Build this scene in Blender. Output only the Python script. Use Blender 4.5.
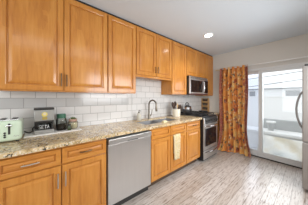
import bpy, bmesh, math, random
from mathutils import Vector, Matrix
random.seed(7)
PI = math.pi
S = bpy.context.scene
COL = S.collection
for o in list(bpy.data.objects):
    bpy.data.objects.remove(o)

# ------------------------------------------------------------------ camera, sky, light, exposure
YAW = 49.46
cam = bpy.data.cameras.new('camera')
cam.sensor_width = 36.0
cam.lens = 134.66 / 308 * 36
cam.shift_y = -(102.5 - 97.6) / 308
cam.clip_start = 0.02
co = bpy.data.objects.new('camera', cam)
co.location = (0, -2.1007, 1.312)
co.rotation_euler = (PI / 2, 0, math.radians(YAW - 90))
COL.objects.link(co)
S.camera = co

world = bpy.data.worlds.new('sky')
S.world = world
world.use_nodes = True
bg = world.node_tree.nodes['Background']
bg.inputs[0].default_value = (0.93, 0.96, 1.0, 1)
bg.inputs[1].default_value = 1.1

S.view_settings.view_transform = 'Standard'
S.view_settings.look = 'None'
S.view_settings.gamma = 1
S.view_settings.use_curve_mapping = False
S.view_settings.exposure = 0.43


def area(name, loc, rot, sx, sy, power, color=(1, 1, 1), spread=180):
    l = bpy.data.lights.new(name, 'AREA')
    l.shape = 'RECTANGLE'
    l.size = sx
    l.size_y = sy
    l.energy = power
    l.color = color
    l.spread = math.radians(spread)
    o = bpy.data.objects.new(name, l)
    o.location = loc
    o.rotation_euler = rot
    COL.objects.link(o)
    return o


# added fill lights behind, beside and above the camera, daylight at the patio door
area('rear_fill', (-1.9, -2.0, 1.5), (0, -PI / 2, 0), 1.8, 1.7, 28, (0.94, 0.97, 1.0))  # added soft fill from behind, the back wall has no window
area('side_fill', (1.9, -2.9, 1.35), (PI / 2 - 0.25, 0, 0), 1.6, 1.3, 36, (0.94, 0.97, 1.0), 130)  # added fill on the cabinet fronts, no window in this wall
area('ceiling_fill', (0.9, -2.35, 2.45), (0, 0, 0), 3.0, 0.8, 15, (0.94, 0.97, 1.0))  # added overhead fill without a fixture
area('patio_daylight', (4.3, -1.5, 1.6), (0, PI / 2, 0), 1.9, 1.7, 38, (0.90, 0.96, 1.0))

# ------------------------------------------------------------------ materials


def mat(name):
    m = bpy.data.materials.new(name)
    m.use_nodes = True
    nt = m.node_tree
    return m, nt, nt.nodes['Principled BSDF']


def N(nt, t, **kw):
    n = nt.nodes.new(t)
    for k, v in kw.items():
        if k in n.inputs:
            n.inputs[k].default_value = v
        else:
            setattr(n, k, v)
    return n


def plain(name, col, rough=0.5, metal=0.0, bump=0.0, scale=60.0, var=0.06, coat=0.0, spec=0.5):
    m, nt, p = mat(name)
    tc = N(nt, 'ShaderNodeTexCoord')
    nz = N(nt, 'ShaderNodeTexNoise', Scale=scale, Detail=3.0)
    nt.links.new(tc.outputs['Object'], nz.inputs['Vector'])
    mx = N(nt, 'ShaderNodeMixRGB')
    mx.inputs[1].default_value = (*[c * (1 - var) for c in col], 1)
    mx.inputs[2].default_value = (*[min(1, c * (1 + var)) for c in col], 1)
    nt.links.new(nz.outputs[0], mx.inputs[0])
    nt.links.new(mx.outputs[0], p.inputs['Base Color'])
    p.inputs['Roughness'].default_value = rough
    p.inputs['Metallic'].default_value = metal
    p.inputs['Specular IOR Level'].default_value = spec
    p.inputs['Coat Weight'].default_value = coat
    if bump:
        b = N(nt, 'ShaderNodeBump', Strength=bump, Distance=0.002)
        nt.links.new(nz.outputs[0], b.inputs['Height'])
        nt.links.new(b.outputs[0], p.inputs['Normal'])
    return m


def ramp(nt, stops):
    r = N(nt, 'ShaderNodeValToRGB')
    e = r.color_ramp.elements
    while len(e) < len(stops):
        e.new(0.5)
    for x, (pos, c) in zip(e, stops):
        x.position = pos
        x.color = (*c, 1)
    return r


def wood(name, dark, mid, light, axis='Z', rough=0.32, blotch=1.0):
    m, nt, p = mat(name)
    tc = N(nt, 'ShaderNodeTexCoord')
    oi = N(nt, 'ShaderNodeObjectInfo')
    mp = N(nt, 'ShaderNodeMapping')
    sc = {'Z': (1, 1, 0.09), 'X': (0.09, 1, 1)}[axis]
    mp.inputs['Scale'].default_value = sc
    add = N(nt, 'ShaderNodeVectorMath', operation='ADD')
    sca = N(nt, 'ShaderNodeVectorMath', operation='SCALE')
    cmb = N(nt, 'ShaderNodeCombineXYZ')
    nt.links.new(oi.outputs['Random'], cmb.inputs[0])
    nt.links.new(oi.outputs['Random'], cmb.inputs[2])
    sca.inputs[3].default_value = 13.0
    nt.links.new(cmb.outputs[0], sca.inputs[0])
    nt.links.new(tc.outputs['Object'], add.inputs[0])
    nt.links.new(sca.outputs[0], add.inputs[1])
    nt.links.new(add.outputs[0], mp.inputs[0])
    grain = N(nt, 'ShaderNodeTexNoise', Scale=55.0, Detail=4.0, Distortion=0.4)
    nt.links.new(mp.outputs[0], grain.inputs['Vector'])
    mp2 = N(nt, 'ShaderNodeMapping')
    mp2.inputs['Scale'].default_value = {'Z': (1, 1, 0.3), 'X': (0.3, 1, 1)}[axis]
    nt.links.new(add.outputs[0], mp2.inputs[0])
    blo = N(nt, 'ShaderNodeTexNoise', Scale=9.0, Detail=2.0)
    nt.links.new(mp2.outputs[0], blo.inputs['Vector'])
    # glued-up staves: a column of boards with slightly different tone
    vor = N(nt, 'ShaderNodeTexVoronoi', Scale=7.0)
    vor.feature = 'F1'
    mp3 = N(nt, 'ShaderNodeMapping')
    mp3.inputs['Scale'].default_value = {'Z': (1.3, 0.2, 0.35), 'X': (0.35, 0.2, 1.3)}[axis]
    nt.links.new(add.outputs[0], mp3.inputs[0])
    vor.distance = 'CHEBYCHEV'
    nt.links.new(mp3.outputs[0], vor.inputs['Vector'])
    sep = N(nt, 'ShaderNodeSeparateColor')
    nt.links.new(vor.outputs['Color'], sep.inputs[0])
    m1 = N(nt, 'ShaderNodeMath', operation='MULTIPLY')
    m1.inputs[1].default_value = 0.45
    nt.links.new(grain.outputs[0], m1.inputs[0])
    m2 = N(nt, 'ShaderNodeMath', operation='MULTIPLY_ADD')
    m2.inputs[1].default_value = 0.4 * blotch
    nt.links.new(blo.outputs[0], m2.inputs[0])
    nt.links.new(m1.outputs[0], m2.inputs[2])
    m3 = N(nt, 'ShaderNodeMath', operation='MULTIPLY_ADD')
    m3.inputs[1].default_value = 0.16 * blotch
    nt.links.new(sep.outputs[0], m3.inputs[0])
    nt.links.new(m2.outputs[0], m3.inputs[2])
    r = ramp(nt, [(0.28, dark), (0.5, mid), (0.72, light)])
    nt.links.new(m3.outputs[0], r.inputs[0])
    nt.links.new(r.outputs[0], p.inputs['Base Color'])
    p.inputs['Roughness'].default_value = rough
    p.inputs['Specular IOR Level'].default_value = 0.25
    p.inputs['Coat Weight'].default_value = 0.6
    p.inputs['Coat Roughness'].default_value = 0.14
    p.inputs['Coat IOR'].default_value = 1.5
    b = N(nt, 'ShaderNodeBump', Strength=0.05, Distance=0.001)
    nt.links.new(grain.outputs[0], b.inputs['Height'])
    nt.links.new(b.outputs[0], p.inputs['Normal'])
    return m


M = {}
M['maple'] = wood('honey_maple', (0.40, 0.140, 0.022), (0.53, 0.212, 0.037), (0.61, 0.278, 0.060))
M['maple_h'] = wood('honey_maple_rail', (0.40, 0.140, 0.022), (0.53, 0.212, 0.037), (0.61, 0.278, 0.060), axis='X')
M['toe'] = plain('dark_toe_board', (0.10, 0.06, 0.035), 0.7)
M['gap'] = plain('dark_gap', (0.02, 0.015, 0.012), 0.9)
M['wall'] = plain('greige_paint', (0.60, 0.575, 0.53), 0.75, bump=0.05, scale=180, var=0.015)
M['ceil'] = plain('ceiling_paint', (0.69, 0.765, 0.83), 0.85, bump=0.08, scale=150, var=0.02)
M['white'] = plain('white_paint', (0.82, 0.82, 0.81), 0.45, var=0.02)
M['vinyl'] = plain('door_vinyl', (0.62, 0.625, 0.62), 0.4, var=0.02)
M['steel'] = None
M['steel_h'] = None
M['black'] = plain('black_enamel', (0.018, 0.018, 0.02), 0.28)
M['iron'] = plain('cast_iron', (0.02, 0.02, 0.022), 0.55)
M['blackglass'] = plain('oven_glass', (0.012, 0.011, 0.012), 0.06)
M['bronze'] = plain('bronze_pull', (0.13, 0.085, 0.05), 0.35, metal=0.9)
M['nickel'] = plain('nickel_pull', (0.62, 0.58, 0.53), 0.3, metal=1.0)
M['faucet'] = plain('brushed_faucet', (0.20, 0.17, 0.135), 0.3, metal=1.0)
M['chrome'] = plain('polished_steel', (0.75, 0.75, 0.76), 0.12, metal=1.0)
M['mint'] = plain('mint_enamel', (0.60, 0.71, 0.55), 0.28, coat=0.4, var=0.02)
M['grey'] = plain('grey_metal', (0.36, 0.35, 0.33), 0.38, metal=0.4, scale=25, var=0.15)
M['dark'] = plain('charcoal_plastic', (0.03, 0.028, 0.026), 0.4)
M['yellow'] = plain('yellow_badge', (0.72, 0.58, 0.12), 0.5, var=0.25, scale=90)
M['olive'] = plain('olive_badge', (0.42, 0.31, 0.07), 0.5)
M['greenlid'] = plain('green_lid', (0.025, 0.12, 0.065), 0.4)
M['deepgreen'] = plain('deep_green_glass', (0.03, 0.045, 0.015), 0.25)
M['greens'] = plain('green_leaves', (0.10, 0.16, 0.04), 0.6, scale=120, var=0.5)
M['coffee'] = plain('dark_coffee', (0.035, 0.022, 0.014), 0.8, scale=140, var=0.5)
M['cream'] = plain('cream_filling', (0.70, 0.60, 0.42), 0.8, scale=90, var=0.15)
M['rose'] = plain('rose_band', (0.40, 0.24, 0.17), 0.5)
M['tray'] = plain('white_board', (0.84, 0.80, 0.75), 0.35, var=0.03)
M['ceramic'] = plain('ivory_ceramic', (0.78, 0.73, 0.62), 0.3, var=0.03)
M['spoonwood'] = plain('dark_spoon_wood', (0.05, 0.025, 0.014), 0.5, scale=40, var=0.3)
M['spoonlight'] = plain('pale_spoon_wood', (0.50, 0.33, 0.17), 0.5, scale=40, var=0.2)
M['soap'] = plain('milky_soap', (0.52, 0.49, 0.41), 0.25)
M['sponge'] = plain('cream_sponge', (0.78, 0.66, 0.40), 0.9, bump=0.3, scale=200)
M['rackwood'] = plain('rack_wood', (0.50, 0.28, 0.11), 0.5, scale=30, var=0.2)
M['spice1'] = plain('paprika_jar', (0.10, 0.025, 0.012), 0.25)
M['spice2'] = plain('brown_jar', (0.06, 0.035, 0.02), 0.25)
M['spice3'] = plain('herb_jar', (0.05, 0.05, 0.025), 0.25)
M['lid'] = plain('black_cap', (0.015, 0.015, 0.015), 0.4)
M['redtrim'] = plain('dark_red_strip', (0.10, 0.02, 0.02), 0.3)
M['fridge_side'] = plain('fridge_side_paint', (0.25, 0.225, 0.205), 0.4, var=0.03)
M['fridge_door'] = plain('fridge_door_edge', (0.28, 0.255, 0.235), 0.4, metal=0.3, var=0.03)
M['fridge_handle'] = plain('dark_steel_handle', (0.20, 0.19, 0.18), 0.4, metal=0.7)
M['fence'] = plain('white_fence_board', (0.80, 0.80, 0.79), 0.6, var=0.02)
M['deck'] = plain('pale_patio', (0.80, 0.79, 0.77), 0.8, var=0.05, scale=8)
M['bench'] = plain('pale_grey_bench', (0.42, 0.43, 0.43), 0.7, var=0.08, scale=12)
M['house'] = plain('white_siding', (0.85, 0.86, 0.87), 0.7, var=0.02)
M['roof'] = plain('grey_roof', (0.33, 0.34, 0.35), 0.8, var=0.1)
M['wire'] = plain('grey_wire', (0.22, 0.23, 0.24), 0.7)
M['brass'] = plain('brass_rod', (0.62, 0.50, 0.28), 0.35, metal=0.8)
M['rodwhite'] = plain('pale_rod', (0.72, 0.71, 0.69), 0.35)


def steel(name, axis, col=(0.60, 0.585, 0.57), rough=0.34):
    m, nt, p = mat(name)
    tc = N(nt, 'ShaderNodeTexCoord')
    mp = N(nt, 'ShaderNodeMapping')
    mp.inputs['Scale'].default_value = {'Z': (260, 260, 3), 'X': (3, 260, 260)}[axis]
    nt.links.new(tc.outputs['Object'], mp.inputs[0])
    nz = N(nt, 'ShaderNodeTexNoise', Scale=1.0, Detail=2.0)
    nt.links.new(mp.outputs[0], nz.inputs['Vector'])
    mx = N(nt, 'ShaderNodeMixRGB')
    mx.inputs[1].default_value = (*[c * 0.93 for c in col], 1)
    mx.inputs[2].default_value = (*[c * 1.06 for c in col], 1)
    nt.links.new(nz.outputs[0], mx.inputs[0])
    nt.links.new(mx.outputs[0], p.inputs['Base Color'])
    p.inputs['Metallic'].default_value = 0.85
    p.inputs['Roughness'].default_value = rough
    p.inputs['Anisotropic'].default_value = 0.5
    return m


M['steel'] = steel('brushed_steel', 'Z')
M['steel_h'] = steel('brushed_steel_across', 'X')
M['sink'] = steel('dark_sink_steel', 'X', (0.36, 0.355, 0.36), 0.4)  # darker steel for the sink bowls


def glass_mat(name, tint=(1, 1, 1), refl=0.08):
    m, nt, p = mat(name)
    nt.nodes.remove(p)
    out = nt.nodes['Material Output']
    tr = N(nt, 'ShaderNodeBsdfTransparent')
    tr.inputs[0].default_value = (*tint, 1)
    gl = N(nt, 'ShaderNodeBsdfGlossy', Roughness=0.02)
    fr = N(nt, 'ShaderNodeFresnel', IOR=1.4)
    ms = N(nt, 'ShaderNodeMixShader')
    nt.links.new(fr.outputs[0], ms.inputs[0])
    nt.links.new(tr.outputs[0], ms.inputs[1])
    nt.links.new(gl.outputs[0], ms.inputs[2])
    nt.links.new(ms.outputs[0], out.inputs[0])
    return m


M['pane'] = glass_mat('window_glass', (0.97, 0.98, 0.98))
M['pane_blue'] = glass_mat('screened_glass', (0.88, 0.91, 0.96))
M['jar'] = glass_mat('jar_glass', (0.86, 0.89, 0.86))


def granite():
    m, nt, p = mat('gold_granite')
    tc = N(nt, 'ShaderNodeTexCoord')
    big = N(nt, 'ShaderNodeTexNoise', Scale=14.0, Detail=5.0, Roughness=0.7)
    nt.links.new(tc.outputs['Object'], big.inputs['Vector'])
    base = ramp(nt, [(0.30, (0.26, 0.16, 0.07)), (0.45, (0.53, 0.37, 0.18)), (0.60, (0.70, 0.54, 0.32)), (0.72, (0.45, 0.29, 0.13))])
    nt.links.new(big.outputs[0], base.inputs[0])
    sp = N(nt, 'ShaderNodeTexVoronoi', Scale=95.0)
    nt.links.new(tc.outputs['Object'], sp.inputs['Vector'])
    sep = N(nt, 'ShaderNodeSeparateColor')
    nt.links.new(sp.outputs['Color'], sep.inputs[0])
    dk = ramp(nt, [(0.0, (1, 1, 1)), (0.24, (1, 1, 1)), (0.25, (0, 0, 0)), (1.0, (0, 0, 0))])
    nt.links.new(sep.outputs[0], dk.inputs[0])
    mx = N(nt, 'ShaderNodeMixRGB')
    mx.inputs[2].default_value = (0.05, 0.04, 0.035, 1)
    nt.links.new(base.outputs[0], mx.inputs[1])
    cl = N(nt, 'ShaderNodeTexNoise', Scale=9.0, Detail=2.0)
    nt.links.new(tc.outputs['Object'], cl.inputs['Vector'])
    cr = ramp(nt, [(0.40, (0.25, 0.25, 0.25)), (0.62, (1, 1, 1))])
    nt.links.new(cl.outputs[0], cr.inputs[0])
    mu = N(nt, 'ShaderNodeMath', operation='MULTIPLY')
    nt.links.new(dk.outputs[0], mu.inputs[0])
    nt.links.new(cr.outputs[0], mu.inputs[1])
    nt.links.new(mu.outputs[0], mx.inputs[0])
    lt = ramp(nt, [(0.0, (0, 0, 0)), (0.80, (0, 0, 0)), (0.81, (0.6, 0.6, 0.6)), (1.0, (0.6, 0.6, 0.6))])
    nt.links.new(sep.outputs[1], lt.inputs[0])
    mx2 = N(nt, 'ShaderNodeMixRGB')
    mx2.inputs[2].default_value = (0.80, 0.74, 0.64, 1)
    nt.links.new(mx.outputs[0], mx2.inputs[1])
    nt.links.new(lt.outputs[0], mx2.inputs[0])
    nt.links.new(mx2.outputs[0], p.inputs['Base Color'])
    p.inputs['Roughness'].default_value = 0.22
    return m


M['granite'] = granite()


def tiles(name, c1, c2, mortar):
    m, nt, p = mat(name)
    tc = N(nt, 'ShaderNodeTexCoord')
    sx = N(nt, 'ShaderNodeSeparateXYZ')
    nt.links.new(tc.outputs['Object'], sx.inputs[0])
    ax = N(nt, 'ShaderNodeMath', operation='ADD')
    ax.inputs[1].default_value = 10.0 - 0.17 + 0.1
    nt.links.new(sx.outputs[0], ax.inputs[0])
    az = N(nt, 'ShaderNodeMath', operation='ADD')
    az.inputs[1].default_value = 0.113 * 20 - 1.306
    nt.links.new(sx.outputs[2], az.inputs[0])
    cb = N(nt, 'ShaderNodeCombineXYZ')
    nt.links.new(ax.outputs[0], cb.inputs[0])
    nt.links.new(az.outputs[0], cb.inputs[1])
    br = N(nt, 'ShaderNodeTexBrick')
    br.offset = 0.5
    br.inputs['Scale'].default_value = 1.0
    br.inputs['Brick Width'].default_value = 0.2
    br.inputs['Row Height'].default_value = 0.113
    br.inputs['Mortar Size'].default_value = 0.0032
    br.inputs['Mortar Smooth'].default_value = 0.2
    br.inputs['Color1'].default_value = (*c1, 1)
    br.inputs['Color2'].default_value = (*c2, 1)
    br.inputs['Mortar'].default_value = (*mortar, 1)
    nt.links.new(cb.outputs[0], br.inputs['Vector'])
    nt.links.new(br.outputs['Color'], p.inputs['Base Color'])
    p.inputs['Roughness'].default_value = 0.14
    wv = N(nt, 'ShaderNodeTexNoise', Scale=14.0, Detail=1.0)
    nt.links.new(tc.outputs['Object'], wv.inputs['Vector'])
    b0 = N(nt, 'ShaderNodeBump', Strength=0.25, Distance=0.004)
    nt.links.new(wv.outputs[0], b0.inputs['Height'])
    b = N(nt, 'ShaderNodeBump', Strength=0.8, Distance=0.002, invert=True)
    nt.links.new(br.outputs['Fac'], b.inputs['Height'])
    nt.links.new(b0.outputs[0], b.inputs['Normal'])
    nt.links.new(b.outputs[0], p.inputs['Normal'])
    return m


M['tile'] = tiles('white_subway_tile', (0.65, 0.635, 0.615), (0.71, 0.695, 0.675), (0.40, 0.39, 0.37))
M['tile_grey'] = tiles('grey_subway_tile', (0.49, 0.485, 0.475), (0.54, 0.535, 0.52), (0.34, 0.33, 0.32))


def floor_mat():
    m, nt, p = mat('whitewashed_plank')
    tc = N(nt, 'ShaderNodeTexCoord')
    mp = N(nt, 'ShaderNodeMapping')
    mp.inputs['Location'].default_value = (20.3, 20.05, 0)
    nt.links.new(tc.outputs['Object'], mp.inputs[0])
    br = N(nt, 'ShaderNodeTexBrick')
    br.offset = 0.37
    br.inputs['Scale'].default_value = 1.0
    br.inputs['Brick Width'].default_value = 0.95
    br.inputs['Row Height'].default_value = 0.125
    br.inputs['Mortar Size'].default_value = 0.0028
    br.inputs['Bias'].default_value = 0.0
    br.inputs['Color1'].default_value = (0.43, 0.375, 0.33, 1)
    br.inputs['Color2'].default_value = (0.57, 0.535, 0.51, 1)
    br.inputs['Mortar'].default_value = (0.26, 0.22, 0.19, 1)
    nt.links.new(mp.outputs[0], br.inputs['Vector'])
    mp2 = N(nt, 'ShaderNodeMapping')
    mp2.inputs['Scale'].default_value = (0.11, 1, 1)
    nt.links.new(tc.outputs['Object'], mp2.inputs[0])
    g = N(nt, 'ShaderNodeTexNoise', Scale=62.0, Detail=5.0, Roughness=0.6)
    nt.links.new(mp2.outputs[0], g.inputs['Vector'])
    gr = ramp(nt, [(0.34, (0.40, 0.32, 0.26)), (0.46, (0.86, 0.82, 0.79)), (0.56, (1.06, 1.05, 1.04)), (0.68, (0.86, 0.82, 0.79))])
    nt.links.new(g.outputs[0], gr.inputs[0])
    mx = N(nt, 'ShaderNodeMixRGB', blend_type='MULTIPLY')
    mx.inputs[0].default_value = 0.95
    nt.links.new(br.outputs['Color'], mx.inputs[1])
    nt.links.new(gr.outputs[0], mx.inputs[2])
    nt.links.new(mx.outputs[0], p.inputs['Base Color'])
    p.inputs['Roughness'].default_value = 0.30
    b = N(nt, 'ShaderNodeBump', Strength=0.15, Distance=0.002)
    nt.links.new(g.outputs[0], b.inputs['Height'])
    nt.links.new(b.outputs[0], p.inputs['Normal'])
    return m


M['floor'] = floor_mat()


def curtain_mat(name, base, motif1, motif2, motif3, scale=1.0, thin=0.25):
    m, nt, p = mat(name)
    uv = N(nt, 'ShaderNodeUVMap')
    uv.uv_map = 'cloth'
    nz = N(nt, 'ShaderNodeTexNoise', Scale=5.0 * scale, Detail=2.0)
    nt.links.new(uv.outputs[0], nz.inputs['Vector'])
    base_r = ramp(nt, [(0.35, base[0]), (0.5, base[1]), (0.65, base[2])])
    nt.links.new(nz.outputs[0], base_r.inputs[0])
    cur = base_r.outputs[0]
    for k, (col, sc, thr, dist) in enumerate([(motif1, 9, 0.32, 0.20), (motif2, 12, 0.27, 0.14), (motif3, 15, 0.27, 0.10)]):
        ofs = N(nt, 'ShaderNodeMapping')
        ofs.inputs['Location'].default_value = (3.1 * k, 1.7 * k, 0)
        nt.links.new(uv.outputs[0], ofs.inputs[0])
        wob = N(nt, 'ShaderNodeTexNoise', Scale=18.0 * scale, Detail=1.0)
        nt.links.new(ofs.outputs[0], wob.inputs['Vector'])
        wm = N(nt, 'ShaderNodeVectorMath', operation='SCALE')
        wm.inputs[3].default_value = dist * 0.5
        nt.links.new(wob.outputs['Color'], wm.inputs[0])
        ad = N(nt, 'ShaderNodeVectorMath', operation='ADD')
        nt.links.new(ofs.outputs[0], ad.inputs[0])
        nt.links.new(wm.outputs[0], ad.inputs[1])
        v = N(nt, 'ShaderNodeTexVoronoi', Scale=sc * scale)
        nt.links.new(ad.outputs[0], v.inputs['Vector'])
        r = ramp(nt, [(thr - 0.03, (1, 1, 1)), (thr + 0.03, (0, 0, 0))])
        nt.links.new(v.outputs['Distance'], r.inputs[0])
        mx = N(nt, 'ShaderNodeMixRGB')
        mx.inputs[2].default_value = (*col, 1)
        mf = N(nt, 'ShaderNodeMath', operation='MULTIPLY')
        mf.inputs[1].default_value = 0.85
        nt.links.new(r.outputs[0], mf.inputs[0])
        nt.links.new(mf.outputs[0], mx.inputs[0])
        nt.links.new(cur, mx.inputs[1])
        cur = mx.outputs[0]
    nt.links.new(cur, p.inputs['Base Color'])
    p.inputs['Roughness'].default_value = 0.75
    p.inputs['Transmission Weight'].default_value = 0.0
    p.inputs['Sheen Weight'].default_value = 0.2
    return m


M['cloth'] = curtain_mat('orange_floral_cloth', [(0.52, 0.15, 0.025), (0.68, 0.28, 0.05), (0.66, 0.40, 0.12)],
                         (0.24, 0.022, 0.012), (0.03, 0.055, 0.045), (0.66, 0.52, 0.30), 0.8)
M['cloth_edge'] = curtain_mat('russet_border_cloth', [(0.26, 0.05, 0.03), (0.36, 0.09, 0.045), (0.28, 0.06, 0.05)],
                              (0.56, 0.30, 0.10), (0.16, 0.05, 0.05), (0.55, 0.40, 0.25), 2.0)
M['towel'] = curtain_mat('cream_print_towel', [(0.60, 0.45, 0.22), (0.66, 0.54, 0.32), (0.60, 0.48, 0.27)],
                         (0.55, 0.38, 0.13), (0.42, 0.38, 0.18), (0.72, 0.66, 0.50), 1.0)


def plastic_sheet():
    m, nt, p = mat('milky_plastic_sheet')
    tc = N(nt, 'ShaderNodeTexCoord')
    nz = N(nt, 'ShaderNodeTexNoise', Scale=2.2, Detail=3.0)
    nt.links.new(tc.outputs['Object'], nz.inputs['Vector'])
    r = ramp(nt, [(0.36, (0.66, 0.60, 0.48)), (0.50, (0.74, 0.73, 0.70)), (0.66, (0.64, 0.66, 0.66))])
    nt.links.new(nz.outputs[0], r.inputs[0])
    nt.links.new(r.outputs[0], p.inputs['Base Color'])
    p.inputs['Roughness'].default_value = 0.3
    return m


M['sheet'] = plastic_sheet()


def emit(name, col, s):
    m, nt, p = mat(name)
    p.inputs['Emission Color'].default_value = (*col, 1)
    p.inputs['Emission Strength'].default_value = s
    p.inputs['Base Color'].default_value = (0.9, 0.9, 0.9, 1)
    return m


M['lamp'] = emit('lit_lens', (1.0, 0.96, 0.9), 14.0)

# ------------------------------------------------------------------ mesh helpers


class B:
    def __init__(self):
        self.bm = bmesh.new()

    def quad(self, pts):
        return self.bm.faces.new([self.bm.verts.new(p) for p in pts])

    def box(self, x0, x1, y0, y1, z0, z1, bev=0.0, seg=2):
        t = bmesh.new()
        bmesh.ops.create_cube(t, size=1.0)
        for v in t.verts:
            v.co = Vector(((x0 + x1) / 2 + v.co.x * (x1 - x0), (y0 + y1) / 2 + v.co.y * (y1 - y0), (z0 + z1) / 2 + v.co.z * (z1 - z0)))
        if bev:
            bmesh.ops.bevel(t, geom=t.edges[:], offset=bev, segments=seg, affect='EDGES', profile=0.5)
        self._join(t)
        return self

    def _join(self, t):
        me = bpy.data.meshes.new('t')
        t.to_mesh(me)
        t.free()
        self.bm.from_mesh(me)
        bpy.data.meshes.remove(me)

    def tube(self, pts, r, seg=10, cap=True):
        pts = [Vector(p) for p in pts]
        n = len(pts)
        rs = r if isinstance(r, (list, tuple)) else [r] * n
        rings = []
        up = None
        for i, p in enumerate(pts):
            d = (pts[min(i + 1, n - 1)] - pts[max(i - 1, 0)]).normalized()
            if up is None:
                up = Vector((0, 0, 1)) if abs(d.z) < 0.9 else Vector((1, 0, 0))
            a = d.cross(up).normalized()
            b = a.cross(d).normalized()
            up = b
            rings.append([self.bm.verts.new(p + (a * math.cos(2 * PI * k / seg) + b * math.sin(2 * PI * k / seg)) * rs[i]) for k in range(seg)])
        for i in range(n - 1):
            for k in range(seg):
                self.bm.faces.new([rings[i][k], rings[i][(k + 1) % seg], rings[i + 1][(k + 1) % seg], rings[i + 1][k]])
        if cap:
            self.bm.faces.new(list(reversed(rings[0])))
            self.bm.faces.new(rings[-1])
        return self

    def lathe(self, prof, c, seg=24, axis='Z', sx=1.0, sy=1.0):
        """profile [(radius, height)] spun about an axis through c"""
        def place(r, h, k):
            a = 2 * PI * k / seg
            u, v = r * math.cos(a) * sx, r * math.sin(a) * sy
            if axis == 'Z':
                return (c[0] + u, c[1] + v, c[2] + h)
            if axis == 'Y':
                return (c[0] + u, c[1] - h, c[2] + v)
            return (c[0] - h, c[1] + u, c[2] + v)
        rings = [[self.bm.verts.new(place(max(r, 1e-5), h, k)) for k in range(seg)] for r, h in prof]
        for i in range(len(rings) - 1):
            for k in range(seg):
                self.bm.faces.new([rings[i][k], rings[i][(k + 1) % seg], rings[i + 1][(k + 1) % seg], rings[i + 1][k]])
        self.bm.faces.new(list(reversed(rings[0])))
        self.bm.faces.new(rings[-1])
        return self

    def panel(self, x0, x1, z0, z1, yf, th, rings):
        """raised-panel slab facing -Y; rings = [(inset, depth behind the front plane)]"""
        def rect(i, d):
            return [self.bm.verts.new(q) for q in ((x0 + i, yf + d, z0 + i), (x1 - i, yf + d, z0 + i), (x1 - i, yf + d, z1 - i), (x0 + i, yf + d, z1 - i))]
        prev = rect(0, th)
        self.bm.faces.new(list(reversed(prev)))
        for i, d in rings:
            cur = rect(i, d)
            for k in range(4):
                self.bm.faces.new([prev[k], prev[(k + 1) % 4], cur[(k + 1) % 4], cur[k]])
            prev = cur
        self.bm.faces.new(prev)
        return self

    def grid(self, fn, nu, nv, uvn=None, uvs=(1, 1), close=False):
        vs = [[self.bm.verts.new(fn(i / nu, j / nv)) for j in range(nv + 1)] for i in range(nu + 1)]
        lay = self.bm.loops.layers.uv.new(uvn) if uvn else None
        for i in range(nu):
            for j in range(nv):
                f = self.bm.faces.new([vs[i][j], vs[i + 1][j], vs[i + 1][j + 1], vs[i][j + 1]])
                if lay:
                    for l, (a, b) in zip(f.loops, ((i, j), (i + 1, j), (i + 1, j + 1), (i, j + 1))):
                        l[lay].uv = (a / nu * uvs[0], b / nv * uvs[1])
        return self

    def obj(self, name, m, parent=None, smooth=False, solid=0.0):
        o_root = Vector((0, 0, 0))
        q = parent
        while q is not None:
            o_root = o_root + q.location
            q = q.parent
        for v in self.bm.verts:
            v.co -= o_root
        bmesh.ops.recalc_face_normals(self.bm, faces=self.bm.faces[:])
        if smooth:
            for f in self.bm.faces:
                f.smooth = True
        me = bpy.data.meshes.new(name)
        self.bm.to_mesh(me)
        self.bm.free()
        me.materials.append(m)
        o = bpy.data.objects.new(name, me)
        COL.objects.link(o)
        if parent is not None:
            o.parent = parent
        if smooth:
            try:
                me.set_sharp_from_angle(angle=math.radians(40))
            except Exception:
                pass
        if solid:
            md = o.modifiers.new('thickness', 'SOLIDIFY')
            md.thickness = solid
            md.offset = 0
        return o


def thing(name, label, cat, loc, group=None):
    o = bpy.data.objects.new(name, None)
    o.empty_display_size = 0.05
    o.location = loc
    COL.objects.link(o)
    o['label'] = label
    o['category'] = cat
    if group:
        o['group'] = group
    return o


def tag(o, label, cat, group=None):
    o['label'] = label
    o['category'] = cat
    if group:
        o['group'] = group
    return o


def struct(o, label=None):
    o['kind'] = 'structure'
    if label:
        o['label'] = label
    return o


# ------------------------------------------------------------------ the room
L = 3.70      # far wall
H = 2.473     # ceiling
XB, YR = -2.0, -2.95
b = B(); b.box(XB - 0.1, L + 0.12, YR - 0.1, 0.1, -0.1, 0.0); struct(b.obj('floor', M['floor']))
b = B(); b.box(XB - 0.1, L + 0.12, YR - 0.1, 0.1, H, H + 0.1); struct(b.obj('ceiling', M['ceil']))
b = B(); b.box(XB - 0.1, L + 0.12, 0.0, 0.1, 0.0, H); struct(b.obj('wall_left', M['wall']))
b = B(); b.box(XB - 0.1, L + 0.12, YR - 0.1, YR, 0.0, H); struct(b.obj('wall_right', M['wall']))
b = B(); b.box(XB - 0.1, XB, YR, 0.0, 0.0, H); struct(b.obj('wall_back', M['wall']))
OY0, OY1, OZ = -2.45, -0.62, 1.955          # patio door opening
b = B()
b.box(L, L + 0.12, OY1, 0.0, 0, H)
b.box(L, L + 0.12, YR, OY0, 0, H)
b.box(L, L + 0.12, OY0, OY1, OZ, H)
struct(b.obj('wall_far', M['wall']))
b = B(); b.box(L - 0.014, L, -0.62, -0.52, 0, 0.10, 0.003); struct(b.obj('baseboard_far', M['white']))

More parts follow.
